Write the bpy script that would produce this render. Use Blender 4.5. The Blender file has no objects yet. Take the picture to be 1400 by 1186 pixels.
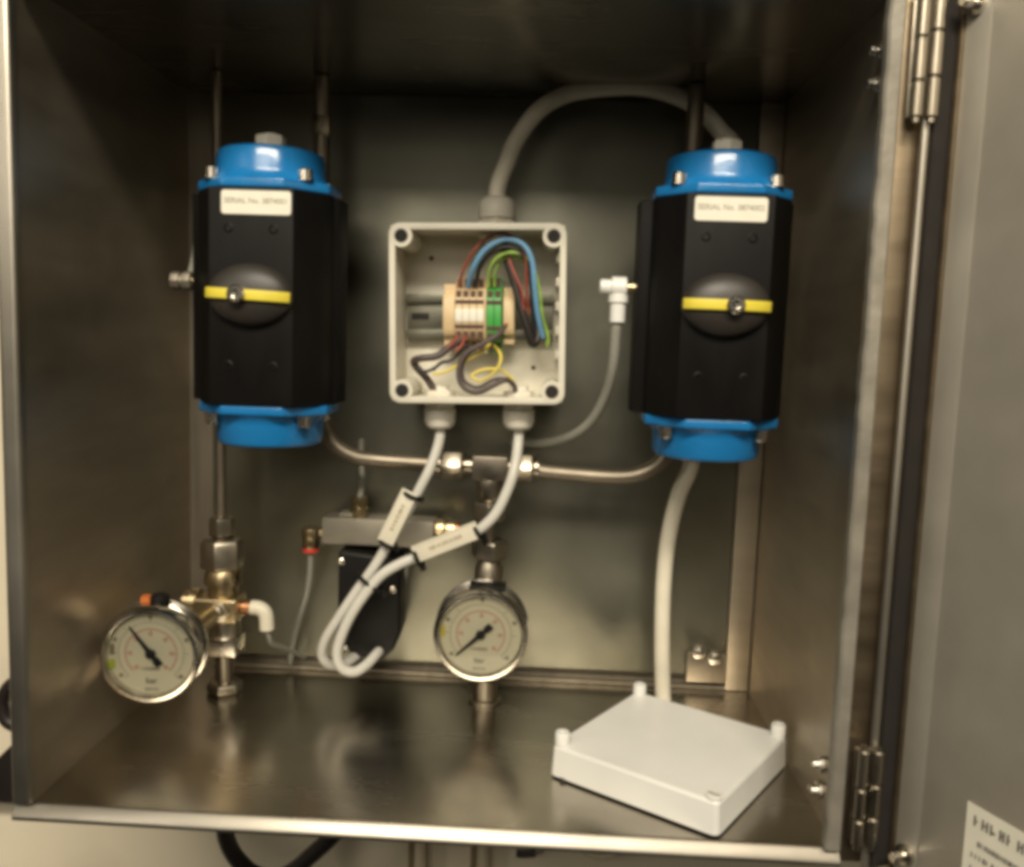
import bpy, bmesh, math, random
from mathutils import Vector, Matrix
random.seed(7)
S = bpy.context.scene
col = S.collection

# ------------------------------------------------------------ camera, world, lamps, exposure
cam = bpy.data.objects.new('camera', bpy.data.cameras.new('camera'))
col.objects.link(cam)
S.camera = cam
cam.data.sensor_width = 36.0
cam.data.lens = 1225.6 * 36.0 / 1400.0
cam.data.clip_start = 0.01
cam.data.clip_end = 50.0
_yaw, _pit, _rol = -0.0385799, -0.1104961, 0.0341963
_f = Vector((math.sin(_yaw)*math.cos(_pit), math.cos(_yaw)*math.cos(_pit), math.sin(_pit)))
_r = Vector((math.cos(_yaw), -math.sin(_yaw), 0)); _u = _r.cross(_f)
_r2 = _r*math.cos(_rol) + _u*math.sin(_rol); _u2 = _u*math.cos(_rol) - _r*math.sin(_rol)
_m = Matrix((_r2, _u2, -_f)).transposed().to_4x4()
_m.translation = (0.377915, -0.628529, 0.364667)
cam.matrix_world = _m

world = bpy.data.worlds.new('World'); S.world = world; world.use_nodes = True
bg = world.node_tree.nodes['Background']
bg.inputs[0].default_value = (1.0, 0.90, 0.74, 1); bg.inputs[1].default_value = 0.016

def lamp(name, loc, target, sx, sy, power, color):
    d = bpy.data.lights.new(name, 'AREA'); d.shape = 'RECTANGLE'; d.size = sx; d.size_y = sy
    d.energy = power; d.color = color
    o = bpy.data.objects.new(name, d); col.objects.link(o)
    o.location = loc
    o.rotation_euler = (Vector(target) - Vector(loc)).to_track_quat('-Z', 'Y').to_euler()
    return o
WARM = (1.0, 0.90, 0.725)
lamp('ceiling_lamp', (0.40, -1.55, 1.75), (0.3, 0.1, 0.10), 1.5, 0.30, 66, WARM)
lamp('ceiling_lamp_far', (0.05, -2.30, 1.55), (0.3, 0.1, 0.10), 1.2, 0.5, 17, WARM)
lamp('room_lamp_back', (0.05, -2.60, 0.88), (0.3, 0.1, 0.10), 1.3, 0.40, 5, WARM)
lamp('room_lamp_side', (-1.5, -1.8, 1.10), (0.3, 0.1, 0.2), 0.25, 0.8, 8, WARM)

S.view_settings.view_transform = 'Standard'; S.view_settings.look = 'None'
S.view_settings.exposure = -0.12; S.view_settings.gamma = 1.0; S.view_settings.use_curve_mapping = False
S.render.engine = 'CYCLES'
S.cycles.use_denoising = True
S.cycles.max_bounces = 10
S.cycles.filter_width = 4.6          # the photograph is soft all over

# ------------------------------------------------------------ materials
def mat(name, color, rough=0.5, metal=0.0, var=0.10, vscale=30.0, rvar=0.08, bump=0.0, bscale=200.0,
        stretch=(1, 1, 1), dirt=0.0, dirtcol=(0.10, 0.075, 0.045), coat=0.0, aniso=0.0, spec=0.5):
    m = bpy.data.materials.new(name); m.use_nodes = True
    nt = m.node_tree; n = nt.nodes; L = nt.links
    b = n['Principled BSDF']
    tc = n.new('ShaderNodeTexCoord'); mp = n.new('ShaderNodeMapping'); mp.inputs['Scale'].default_value = stretch
    L.new(tc.outputs['Object'], mp.inputs['Vector'])
    nz = n.new('ShaderNodeTexNoise'); nz.inputs['Scale'].default_value = vscale; nz.inputs['Detail'].default_value = 5
    L.new(mp.outputs[0], nz.inputs['Vector'])
    r = n.new('ShaderNodeMapRange'); r.inputs['To Min'].default_value = 1 - var; r.inputs['To Max'].default_value = 1 + var
    r.inputs['From Min'].default_value = 0.3; r.inputs['From Max'].default_value = 0.7
    L.new(nz.outputs['Fac'], r.inputs['Value'])
    mul = n.new('ShaderNodeMix'); mul.data_type = 'RGBA'; mul.blend_type = 'MULTIPLY'; mul.inputs['Factor'].default_value = 1
    mul.inputs['A'].default_value = (*color, 1); L.new(r.outputs[0], mul.inputs['B'])
    out = mul.outputs['Result']
    if dirt > 0:
        n2 = n.new('ShaderNodeTexNoise'); n2.inputs['Scale'].default_value = 9; n2.inputs['Detail'].default_value = 8
        L.new(tc.outputs['Object'], n2.inputs['Vector'])
        r2 = n.new('ShaderNodeMapRange'); r2.inputs['From Min'].default_value = 0.50; r2.inputs['From Max'].default_value = 0.78
        r2.inputs['To Max'].default_value = dirt
        L.new(n2.outputs['Fac'], r2.inputs['Value'])
        mx = n.new('ShaderNodeMix'); mx.data_type = 'RGBA'; L.new(r2.outputs[0], mx.inputs['Factor'])
        L.new(out, mx.inputs['A']); mx.inputs['B'].default_value = (*dirtcol, 1); out = mx.outputs['Result']
    L.new(out, b.inputs['Base Color'])
    rr = n.new('ShaderNodeMapRange'); rr.inputs['To Min'].default_value = max(0.02, rough - rvar); rr.inputs['To Max'].default_value = min(1, rough + rvar)
    rr.inputs['From Min'].default_value = 0.3; rr.inputs['From Max'].default_value = 0.7
    n3 = n.new('ShaderNodeTexNoise'); n3.inputs['Scale'].default_value = vscale*0.6; n3.inputs['Detail'].default_value = 6
    L.new(mp.outputs[0], n3.inputs['Vector']); L.new(n3.outputs['Fac'], rr.inputs['Value'])
    L.new(rr.outputs[0], b.inputs['Roughness'])
    b.inputs['Metallic'].default_value = metal
    b.inputs['Coat Weight'].default_value = coat
    b.inputs['Specular IOR Level'].default_value = spec
    if aniso: b.inputs['Anisotropic'].default_value = aniso
    if bump > 0:
        nb = n.new('ShaderNodeTexNoise'); nb.inputs['Scale'].default_value = bscale; nb.inputs['Detail'].default_value = 3
        L.new(mp.outputs[0], nb.inputs['Vector'])
        bp = n.new('ShaderNodeBump'); bp.inputs['Strength'].default_value = bump; bp.inputs['Distance'].default_value = 0.001
        L.new(nb.outputs['Fac'], bp.inputs['Height']); L.new(bp.outputs[0], b.inputs['Normal'])
    return m

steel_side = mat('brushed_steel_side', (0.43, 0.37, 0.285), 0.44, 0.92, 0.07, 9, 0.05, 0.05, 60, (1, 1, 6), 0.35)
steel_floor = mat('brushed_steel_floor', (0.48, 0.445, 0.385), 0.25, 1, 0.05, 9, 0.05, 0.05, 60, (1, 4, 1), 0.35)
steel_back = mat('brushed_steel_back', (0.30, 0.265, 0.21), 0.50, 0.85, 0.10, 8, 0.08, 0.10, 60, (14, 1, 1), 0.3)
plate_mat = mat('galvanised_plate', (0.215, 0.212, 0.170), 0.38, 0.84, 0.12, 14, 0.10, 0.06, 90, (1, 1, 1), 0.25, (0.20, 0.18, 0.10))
lip_mat = mat('polished_lip_steel', (0.42, 0.39, 0.335), 0.46, 1, 0.12, 12, 0.08, 0.05, 100, (1, 1, 1), 0.15)
trim_mat = mat('scuffed_edge_trim', (0.27, 0.25, 0.21), 0.55, 0.4, 0.18, 30, 0.12, 0.5, 120, (1, 1, 1), 0.4)
gutter_mat = mat('tarnished_gutter_steel', (0.21, 0.165, 0.11), 0.45, 0.9, 0.12, 12, 0.08, 0.0, 60, (1, 1, 8))
door_mat = mat('door_inner_steel', (0.46, 0.43, 0.37), 0.55, 0.55, 0.07, 25, 0.06, 0.05, 120, (1, 1, 1), 0.30, (0.28, 0.25, 0.20))
foam = mat('black_foam_gasket', (0.012, 0.009, 0.007), 0.95, 0, 0.2, 60, 0.05, 0.3, 400)
chrome = mat('bright_stainless', (0.66, 0.62, 0.55), 0.22, 1, 0.06, 60, 0.07, 0.0, 100, (1, 1, 1), 0.12)
tube_mat = mat('stainless_tube', (0.29, 0.25, 0.195), 0.50, 1, 0.08, 40, 0.07, 0.0, 100, (1, 1, 1), 0.15)
fitting_mat = mat('machined_steel_fitting', (0.37, 0.33, 0.265), 0.34, 1, 0.08, 60, 0.08, 0.0, 100, (1, 1, 1), 0.25)
dull = mat('dull_zinc', (0.26, 0.235, 0.19), 0.55, 0.7, 0.1, 60, 0.06)
satin_al = mat('satin_aluminium', (0.36, 0.33, 0.27), 0.50, 0.65, 0.06, 40, 0.06, 0.05, 300)
brass = mat('brass', (0.48, 0.39, 0.24), 0.32, 1, 0.10, 60, 0.08, 0.0, 100, (1, 1, 1), 0.25)
copper = mat('copper_collar', (0.45, 0.23, 0.12), 0.40, 1, 0.10, 60, 0.08)
black_al = mat('black_anodised_aluminium', (0.0050, 0.0045, 0.0041), 0.52, 0.0, 0.25, 50, 0.12, 0.12, 900, (1, 1, 0.25), 0.35, (0.016, 0.0135, 0.011), spec=0.16)
black_pl = mat('black_plastic', (0.007, 0.0065, 0.006), 0.50, 0, 0.12, 50, 0.08, spec=0.25)
dark_dome = mat('smoked_grey_plastic', (0.028, 0.024, 0.020), 0.45, 0, 0.15, 50, 0.06)
blue = mat('blue_enamel', (0.010, 0.165, 0.43), 0.30, 0, 0.08, 40, 0.10, 0.10, 260, (1, 1, 1), 0.22, (0.012, 0.09, 0.20), coat=0.25)
yellow = mat('yellow_paint', (0.72, 0.60, 0.06), 0.45, 0, 0.06, 80, 0.06)
grey_pl = mat('pale_grey_plastic', (0.69, 0.655, 0.55), 0.42, 0, 0.05, 30, 0.07, 0.08, 500, (1, 1, 1), 0.12, (0.30, 0.26, 0.18))
lid_pl = mat('white_grey_plastic', (0.76, 0.755, 0.72), 0.34, 0, 0.03, 25, 0.07, 0.06, 600)
gland_pl = mat('white_nylon', (0.74, 0.70, 0.60), 0.42, 0, 0.04, 40, 0.06)
hole = mat('dark_hole', (0.010, 0.008, 0.007), 0.8)
maroon = mat('maroon_recess', (0.075, 0.030, 0.022), 0.6)
cable_grey = mat('light_grey_cable', (0.58, 0.565, 0.51), 0.42, 0, 0.06, 40, 0.06, 0.05, 300)
cable_cream = mat('cream_cable', (0.76, 0.71, 0.58), 0.42, 0, 0.06, 40, 0.06, 0.05, 300)
cable_black = mat('black_cable', (0.018, 0.013, 0.012), 0.5, 0, 0.1, 40, 0.06)
tag_mat = mat('white_tag', (0.66, 0.62, 0.50), 0.45, 0, 0.05, 60, 0.05)
paper = mat('label_paper', (0.76, 0.73, 0.62), 0.55, 0, 0.04, 60, 0.05)
ink = mat('grey_ink', (0.28, 0.25, 0.19), 0.7)
ink_dark = mat('dark_ink', (0.10, 0.09, 0.08), 0.7)
ink_red = mat('red_ink', (0.60, 0.16, 0.12), 0.7)
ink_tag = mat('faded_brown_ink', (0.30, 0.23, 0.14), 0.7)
dial_mat = mat('cream_dial', (0.80, 0.755, 0.62), 0.55, 0, 0.04, 40, 0.05)
needle_mat = mat('black_needle', (0.012, 0.012, 0.016), 0.5)
lime = mat('lime_patch', (0.50, 0.58, 0.06), 0.5)  # colour of the hi-vis reflection painted on the gauge dial
orange = mat('orange_plastic', (0.55, 0.15, 0.035), 0.45)
red_pl = mat('red_plastic', (0.60, 0.05, 0.03), 0.45)
term_beige = mat('beige_terminal', (0.66, 0.50, 0.29), 0.5, 0, 0.06, 80, 0.05)
term_green = mat('green_terminal', (0.06, 0.36, 0.07), 0.45, 0, 0.08, 80, 0.05)
term_white = mat('white_marker_strip', (0.80, 0.77, 0.66), 0.5)
w_blue = mat('blue_wire', (0.14, 0.32, 0.52), 0.45)
w_red = mat('red_wire', (0.30, 0.065, 0.04), 0.45)
w_green = mat('green_yellow_wire', (0.30, 0.48, 0.08), 0.45, 0, 0.35, 90)
w_yellow = mat('yellow_wire', (0.72, 0.58, 0.10), 0.45)
w_black = mat('black_wire', (0.022, 0.020, 0.020), 0.45)
w_mauve = mat('mauve_brown_wire', (0.075, 0.055, 0.052), 0.5)
wall_mat = mat('painted_wall', (0.82, 0.73, 0.56), 0.75, 0, 0.06, 6, 0.05, 0.25, 160, (1, 1, 1), 0.25, (0.36, 0.30, 0.20))
conduit_mat = mat('painted_conduit', (0.74, 0.64, 0.46), 0.5, 0, 0.06, 20, 0.05)

def clear(name, tint=(1, 1, 1), refl=1.0, opacity=0.0, rough=0.04):
    m = bpy.data.materials.new(name); m.use_nodes = True; nt = m.node_tree; n = nt.nodes; L = nt.links
    n.remove(n['Principled BSDF'])
    t = n.new('ShaderNodeBsdfTransparent'); t.inputs[0].default_value = (*tint, 1)
    g = n.new('ShaderNodeBsdfGlossy'); g.inputs['Roughness'].default_value = rough
    fr = n.new('ShaderNodeFresnel'); fr.inputs[0].default_value = 1.45
    k = n.new('ShaderNodeMath'); k.operation = 'MULTIPLY'; k.inputs[1].default_value = refl; L.new(fr.outputs[0], k.inputs[0])
    mx = n.new('ShaderNodeMixShader'); L.new(k.outputs[0], mx.inputs[0]); L.new(t.outputs[0], mx.inputs[1]); L.new(g.outputs[0], mx.inputs[2])
    last = mx.outputs[0]
    if opacity:
        nz = n.new('ShaderNodeTexNoise'); nz.inputs['Scale'].default_value = 60
        r = n.new('ShaderNodeMapRange'); r.inputs['To Min'].default_value = opacity*0.85; r.inputs['To Max'].default_value = opacity*1.15
        L.new(nz.outputs['Fac'], r.inputs['Value'])
        d = n.new('ShaderNodeBsdfPrincipled'); d.inputs['Base Color'].default_value = (0.50, 0.49, 0.42, 1); d.inputs['Roughness'].default_value = 0.3
        m2 = n.new('ShaderNodeMixShader'); L.new(r.outputs[0], m2.inputs[0]); L.new(last, m2.inputs[1]); L.new(d.outputs[0], m2.inputs[2]); last = m2.outputs[0]
    L.new(last, n['Material Output'].inputs[0])
    return m
glass = clear('gauge_glass', (0.97, 0.97, 0.94), 0.8)
tube_milky = clear('milky_air_tube', (0.80, 0.80, 0.74), 1.0, 0.72, 0.12)
tube_clear = clear('translucent_air_tube', (0.80, 0.80, 0.74), 1.0, 0.38, 0.12)

# ------------------------------------------------------------ mesh helpers
class M:
    def __init__(s): s.v = []; s.f = []
    def add(s, vs, fs):
        o = len(s.v); s.v += [tuple(x) for x in vs]; s.f += [tuple(i + o for i in f) for f in fs]; return s
    def box(s, a, b):
        (x0, y0, z0), (x1, y1, z1) = a, b
        return s.add([(x0,y0,z0),(x1,y0,z0),(x1,y1,z0),(x0,y1,z0),(x0,y0,z1),(x1,y0,z1),(x1,y1,z1),(x0,y1,z1)],
                     [(0,3,2,1),(4,5,6,7),(0,1,5,4),(1,2,6,5),(2,3,7,6),(3,0,4,7)])
    def obox(s, c, ax, ay, az):
        c = Vector(c); ax = Vector(ax); ay = Vector(ay); az = Vector(az)
        vs = [c + ax*i + ay*j + az*k for k in (-1, 1) for i, j in ((-1,-1),(1,-1),(1,1),(-1,1))]
        return s.add(vs, [(0,3,2,1),(4,5,6,7),(0,1,5,4),(1,2,6,5),(2,3,7,6),(3,0,4,7)])
    def prism(s, poly, z0, z1):
        n = len(poly)
        return s.add([(x, y, z0) for x, y in poly] + [(x, y, z1) for x, y in poly],
                     [tuple(range(n-1, -1, -1)), tuple(range(n, 2*n))] + [(i, (i+1) % n, n+(i+1) % n, n+i) for i in range(n)])
    def lathe(s, o, axis, prof, n=32, phase=0.0):
        o = Vector(o); a = Vector(axis).normalized()
        t = Vector((0, 0, 1)) if abs(a.z) < 0.9 else Vector((1, 0, 0))
        e1 = a.cross(t).normalized(); e2 = a.cross(e1)
        vs = []; fs = []
        for (r, h) in prof:
            for k in range(n):
                an = 2*math.pi*k/n + phase
                vs.append(o + a*h + (e1*math.cos(an) + e2*math.sin(an))*max(r, 1e-5))
        for i in range(len(prof)-1):
            for k in range(n):
                fs.append((i*n+k, i*n+(k+1) % n, (i+1)*n+(k+1) % n, (i+1)*n+k))
        fs.append(tuple(range(n-1, -1, -1))); fs.append(tuple((len(prof)-1)*n + k for k in range(n)))
        return s.add(vs, fs)
    def cyl(s, p0, p1, r, n=24, r1=None, phase=0.0, ch=0.0):
        p0 = Vector(p0); p1 = Vector(p1); h = (p1-p0).length; r1 = r if r1 is None else r1
        prof = [(r, 0), (r1, h)] if not ch else [(r-ch, 0), (r, ch), (r1, h-ch), (r1-ch, h)]
        return s.lathe(p0, p1-p0, prof, n, phase)
    def sweep(s, pts, r, n=12, sub=8, ratio=1.0):
        P = [Vector(p) for p in pts]
        C = []
        if len(P) > 2:
            Q = [P[0]*2 - P[1]] + P + [P[-1]*2 - P[-2]]
            for i in range(1, len(Q)-2):
                for k in range(sub):
                    t = k/sub; a, b, c, d = Q[i-1], Q[i], Q[i+1], Q[i+2]
                    C.append(0.5*((2*b) + (c-a)*t + (2*a-5*b+4*c-d)*t*t + (3*b-a-3*c+d)*t**3))
            C.append(P[-1])
        else: C = P
        T = [(C[min(i+1, len(C)-1)] - C[max(i-1, 0)]).normalized() for i in range(len(C))]
        u = T[0].cross(Vector((0.13, -0.9, 0.31))).normalized()
        vs = []; fs = []
        for i, c in enumerate(C):
            u = (u - T[i]*u.dot(T[i])).normalized(); w = T[i].cross(u)
            for k in range(n):
                an = 2*math.pi*k/n; vs.append(c + (u*math.cos(an) + w*math.sin(an)*ratio)*r)
        for i in range(len(C)-1):
            for k in range(n): fs.append((i*n+k, i*n+(k+1) % n, (i+1)*n+(k+1) % n, (i+1)*n+k))
        fs.append(tuple(range(n-1, -1, -1))); fs.append(tuple((len(C)-1)*n + k for k in range(n)))
        return s.add(vs, fs)

BASE = {}
def tag(o, label=None, cat=None, group=None, kind=None):
    if label: o['label'] = label
    if cat: o['category'] = cat
    if group: o['group'] = group
    if kind: o['kind'] = kind
    return o
def thing(name, label, cat, base=(0, 0, 0), rot=(0, 0, 0), group=None, local=False):
    o = bpy.data.objects.new(name, None); o.empty_display_size = 0.02; col.objects.link(o)
    o.location = base; o.rotation_euler = rot
    BASE[o.name] = Vector((0, 0, 0)) if local else Vector(base)
    return tag(o, label, cat, group)
def obj(name, m, material, parent=None, bevel=0.0, seg=2, base=None, angle=38):
    off = BASE[parent.name] if parent else Vector(base or (0, 0, 0))
    bm = bmesh.new()
    vs = [bm.verts.new(Vector(v) - off) for v in m.v]
    for f in m.f:
        try: bm.faces.new([vs[i] for i in f])
        except ValueError: pass
    bmesh.ops.recalc_face_normals(bm, faces=bm.faces[:])
    if bevel > 0:
        ed = [e for e in bm.edges if len(e.link_faces) == 2 and e.calc_face_angle() > math.radians(30)]
        bmesh.ops.bevel(bm, geom=ed, offset=bevel, segments=seg, profile=0.6, affect='EDGES', clamp_overlap=True)
    me = bpy.data.meshes.new(name); bm.to_mesh(me); bm.free()
    me.materials.append(material)
    me.polygons.foreach_set('use_smooth', [True]*len(me.polygons))
    me.set_sharp_from_angle(angle=math.radians(angle))
    o = bpy.data.objects.new(name, me); col.objects.link(o)
    if parent: o.parent = parent; BASE[o.name] = BASE[parent.name]
    else: o.location = off; BASE[o.name] = off
    return o
def solo(name, m, material, label, cat, base, group=None, bevel=0.0):
    return tag(obj(name, m, material, None, bevel, base=base), label, cat, group)
def text_mesh(s, size):
    c = bpy.data.curves.new('t', 'FONT'); c.body = s; c.size = size; c.align_x = 'CENTER'; c.align_y = 'CENTER'
    c.fill_mode = 'FRONT'; c.resolution_u = 3; c.extrude = 0.00015
    o = bpy.data.objects.new('t', c); col.objects.link(o)
    dg = bpy.context.evaluated_depsgraph_get(); dg.update()
    me = bpy.data.meshes.new_from_object(o.evaluated_get(dg))
    m = M(); m.add([tuple(v.co) for v in me.vertices], [tuple(p.vertices) for p in me.polygons])
    bpy.data.objects.remove(o); bpy.data.meshes.remove(me); bpy.data.curves.remove(c)
    return m
def place(m, o, ex, ez, n):            # text lies in (x,y) -> put it on a face with axes ex (right), ez (up), n (out)
    o = Vector(o); ex = Vector(ex); ez = Vector(ez); n = Vector(n)
    k = M(); k.v = [tuple(o + ex*a + ez*b + n*c) for a, b, c in m.v]; k.f = m.f; return k
def glyph_row(m, x0, x1, y, h, rnd):     # a row of print too small to read
    x = x0
    while x < x1 - h*0.5:
        w = h*rnd.uniform(0.4, 0.75)
        if rnd.random() < 0.10: x += h*0.3; continue
        t = h*0.20
        m.box((x, y, 0), (x+t, y+h, 0.0001))
        if rnd.random() < 0.7: m.box((x+w-t, y, 0), (x+w, y+h, 0.0001))
        m.box((x+t*1.1, y+rnd.choice((0, 0.42, 0.84))*h, 0), (x+w-t*1.1, y+h*0.16+rnd.choice((0,))*h + 0.0, 0.0001)) if rnd.random() < 0.3 else m.box((x+t*1.1, y+h*0.42, 0), (x+w-t*1.1, y+h*0.58, 0.0001))
        x += w + h*0.22
    return m
def disc_print(m, r0, r1, a0, a1, n, z=0.0, th=0.0001):
    vs = []; fs = []
    for i in range(n+1):
        a = a0 + (a1-a0)*i/n
        for r in (r0, r1): vs.append((r*math.cos(a), r*math.sin(a), z))
    for i in range(n): fs.append((2*i, 2*i+1, 2*i+3, 2*i+2))
    m.add(vs, fs); return m
W, D, H = 0.600, 0.303, 0.598

# ------------------------------------------------------------ setting
wl = M().box((-2.2, 0.322, -1.5), (2.8, 0.42, 1.8))
tag(obj('wall', wl, wall_mat), 'beige painted room wall behind the cabinet', kind='structure')

# ------------------------------------------------------------ cabinet
cab = thing('steel_cabinet', 'open brushed stainless steel wall cabinet with its door swung wide', 'cabinet', (0.3, 0.303, -0.012))
T = 0.0015
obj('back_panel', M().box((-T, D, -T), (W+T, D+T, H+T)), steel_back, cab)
obj('side_panel', M().box((-T, 0.0005, -T), (0, D-0.0002, H+T)), steel_side, cab)
obj('side_panel', M().box((W, 0.0005, -T), (W+T, D-0.0002, H+T)), steel_side, cab)
obj('floor_panel', M().box((0.0001, 0.0005, -T), (W-0.0001, D-0.0002, 0)), steel_floor, cab)
obj('top_panel', M().box((0.0001, 0.0005, H), (W-0.0001, D-0.0002, H+T)), steel_floor, cab)
# rolled lips round the opening
lp_ = [(0.004, -0.0006), (-0.0005, -0.0012), (-0.0062, -0.0072), (-0.0070, -0.0092), (-0.0066, -0.0115), (0.004, -0.0115)]
obj('opening_lip', M().add([(-0.0125, y_, z_) for y_, z_ in lp_] + [(0.6030, y_, z_) for y_, z_ in lp_], [tuple(range(6)), tuple(range(11, 5, -1))] + [(k, (k+1) % 6, 6+(k+1) % 6, 6+k) for k in range(6)]), lip_mat, cab, 0.0006, 2, angle=50)
obj('opening_lip', M().box((-0.0125, -0.006, -0.0004), (0.0010, 0.004, 0.612)), lip_mat, cab, 0.0032, 3)
obj('opening_lip', M().box((0.0012, -0.006, 0.5985), (0.6030, 0.004, 0.612)), lip_mat, cab, 0.0032, 3)
et = M(); rr = random.Random(3); N = 60; vs = []; fs = []
for i in range(N+1):
    z = 0.0002 + 0.5976*i/N; dx = rr.uniform(-.0007, .0007); dy = rr.uniform(-.0005, .0005)
    for a_, b_ in ((0.5918+dx, 0.0035), (0.5918+dx, -0.0045+dy), (0.5936+dx, -0.0062+dy), (0.6012, -0.0062+dy), (0.6028, -0.0045), (0.6028, 0.0035)): vs.append((a_, b_, z))
for i in range(N):
    for k in range(6): fs.append((i*6+k, i*6+(k+1) % 6, i*6+6+(k+1) % 6, i*6+6+k))
fs += [tuple(range(6)), tuple(N*6+k for k in range(6))]
obj('edge_trim', et.add(vs, fs), trim_mat, cab)
obj('rain_gutter', M().box((0.6034, 0.0010, -0.0115), (0.6200, 0.0045, 0.612)), gutter_mat, cab, 0.001)
obj('outer_return', M().box((0.6034, 0.0047, -0.0115), (0.6060, 0.030, 0.612)), gutter_mat, cab)
obj('outer_return', M().box((-0.0125, 0.0045, -0.0115), (-0.0100, 0.030, 0.612)), gutter_mat, cab)
for z in (0.05, 0.55):
    for x in (0.06, 0.54): obj('wall_bracket', M().box((x-.02, 0.3047, z-.02), (x+.02, 0.3222, z+.02)), gutter_mat, cab)
# mounting plate, folded stiffener and corner bracket
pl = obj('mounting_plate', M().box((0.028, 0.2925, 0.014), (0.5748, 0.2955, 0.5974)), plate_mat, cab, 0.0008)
for x in (0.06, 0.54):
    for z in (0.04, 0.56): obj('standoff', M().cyl((x, 0.2957, z), (x, 0.3028, z), 0.006, 12), fitting_mat, pl)
obj('stiffener', M().box((0.5752, 0.2860, 0.0005), (0.5990, 0.3026, 0.5976)), steel_side, cab, 0.0015)
obj('bottom_rail', M().box((0.030, 0.286, 0.0004), (0.5755, 0.2922, 0.0050)), steel_back, cab, 0.001)
cb = obj('corner_bracket', M().prism([(0.5340, 0.2835), (0.5755, 0.2835), (0.5755, 0.2915), (0.5340, 0.2915)], 0.009, 0.040), steel_side, cab, 0.0012)
for px, pz in ((0.5440, 0.0455), (0.5605, 0.0400)):
    b = M().cyl((px, 0.2690, pz), (px, 0.2832, pz), 0.0042, 14).cyl((px, 0.2720, pz), (px, 0.2790, pz), 0.0080, 6)
    obj('bolt', b, chrome, cab, 0.0006)
for c in ((0.5992, 0.0200, 0.5657), (0.5999, 0.0200, 0.5440), (0.6010, 0.0300, 0.0480), (0.5963, 0.0350, 0.0264), (0.6058, 0.0300, 0.0272)):
    n_ = M().lathe((0.5998, c[1], c[2]), (-1, 0, 0), [(0.0062, 0), (0.0062, 0.0045), (0.0050, 0.0055), (0.0034, 0.0056), (0.0034, 0.0100), (0.0022, 0.0112)], 6)
    obj('hinge_nut', n_, chrome, cab, 0.0005)
# hinges: two parallel barrels with knuckles
for zc, hh in ((0.556, 0.042), (0.045, 0.036)):
    h = obj('hinge', M().box((0.6062, -0.0085, zc-hh*0.98), (0.6250, -0.0055, zc+hh*0.98)), fitting_mat, cab, 0.0008)
    for x in (0.6110, 0.6208):
        k = M()
        zs = [zc-hh, zc-hh*0.45, zc+hh*0.20, zc+hh] if x < 0.615 else [zc-hh, zc-hh*0.38, zc+hh*0.30, zc+hh]
        for a, b_ in zip(zs[:-1], zs[1:]):
            k.lathe((x, -0.0125, a+0.0006), (0, 0, 1), [(0.0033, 0), (0.0041, 0.0008), (0.0041, b_-a-0.0020), (0.0033, b_-a-0.0012)], 18)
        k.cyl((x, -0.0125, zc-hh-0.003), (x, -0.0125, zc+hh+0.003), 0.0026, 12)
        obj('barrel', k, fitting_mat, h)
# door, open about 115 degrees
da = math.radians(25); dd = Vector((math.sin(da), -math.cos(da), 0)); dn = Vector((-math.cos(da), -math.sin(da), 0)); hz = Vector((0, 0, 1))
d0 = Vector((0.6370, 0.0, 0.0))
def dbox(m, s0, s1, n0, n1, z0, z1):
    return m.obox(d0 + dd*(s0+s1)/2 + dn*(n0+n1)/2 + hz*(z0+z1)/2, dd*(s1-s0)/2, dn*(n1-n0)/2, hz*(z1-z0)/2)
door = obj('door', dbox(M(), 0.0, 0.62, -0.002, 0.0, -0.012, 0.612), door_mat, cab, 0.0006)
obj('return_flange', dbox(M(), -0.0020, -0.0002, -0.002, 0.0165, -0.012, 0.612), gutter_mat, door)
obj('rolled_edge', M().cyl(d0 + dd*-0.0010 + dn*0.0185 + hz*-0.012, d0 + dd*-0.0010 + dn*0.0185 + hz*0.612, 0.0030, 16), lip_mat, door)
obj('gasket_or_shade_sheet', dbox(M(), 0.0, 0.0040, 0.0003, 0.0150, -0.010, 0.610), foam, door, 0.002)
obj('flange_seam', dbox(M(), 0.0043, 0.0085, 0.0003, 0.0030, -0.010, 0.610), gutter_mat, door, 0.001)
obj('stiffener_strip', dbox(M(), 0.0088, 0.028, 0.0002, 0.0006, -0.010, 0.610), door_mat, door, 0.0005)
for s, z in ((0.0167, 0.5849), (0.0189, 0.0074)):
    c = d0 + dd*s + hz*z
    obj('stud', M().lathe(c + dn*0.0002, dn, [(0.0075, 0), (0.0075, 0.004), (0.0040, 0.0045), (0.0040, 0.013), (0.0030, 0.014)], 12), chrome, door)
st = obj('sticker', dbox(M(), 0.0640, 0.175, 0.0008, 0.0012, -0.045, 0.0708), paper, door)
rg = random.Random(5); g = M()
glyph_row(g, 0.006, 0.085, -0.0135, 0.0070, rg)
for k in range(7): glyph_row(g, 0.006 + (0.0 if k % 3 else 0.004), 0.10 - rg.uniform(0, .03), -0.026 - k*0.009, 0.0036, rg)
obj('print', place(g, d0 + dd*0.0640 + dn*0.0014 + hz*0.0708, dd, hz, dn), ink_dark, st)

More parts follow.
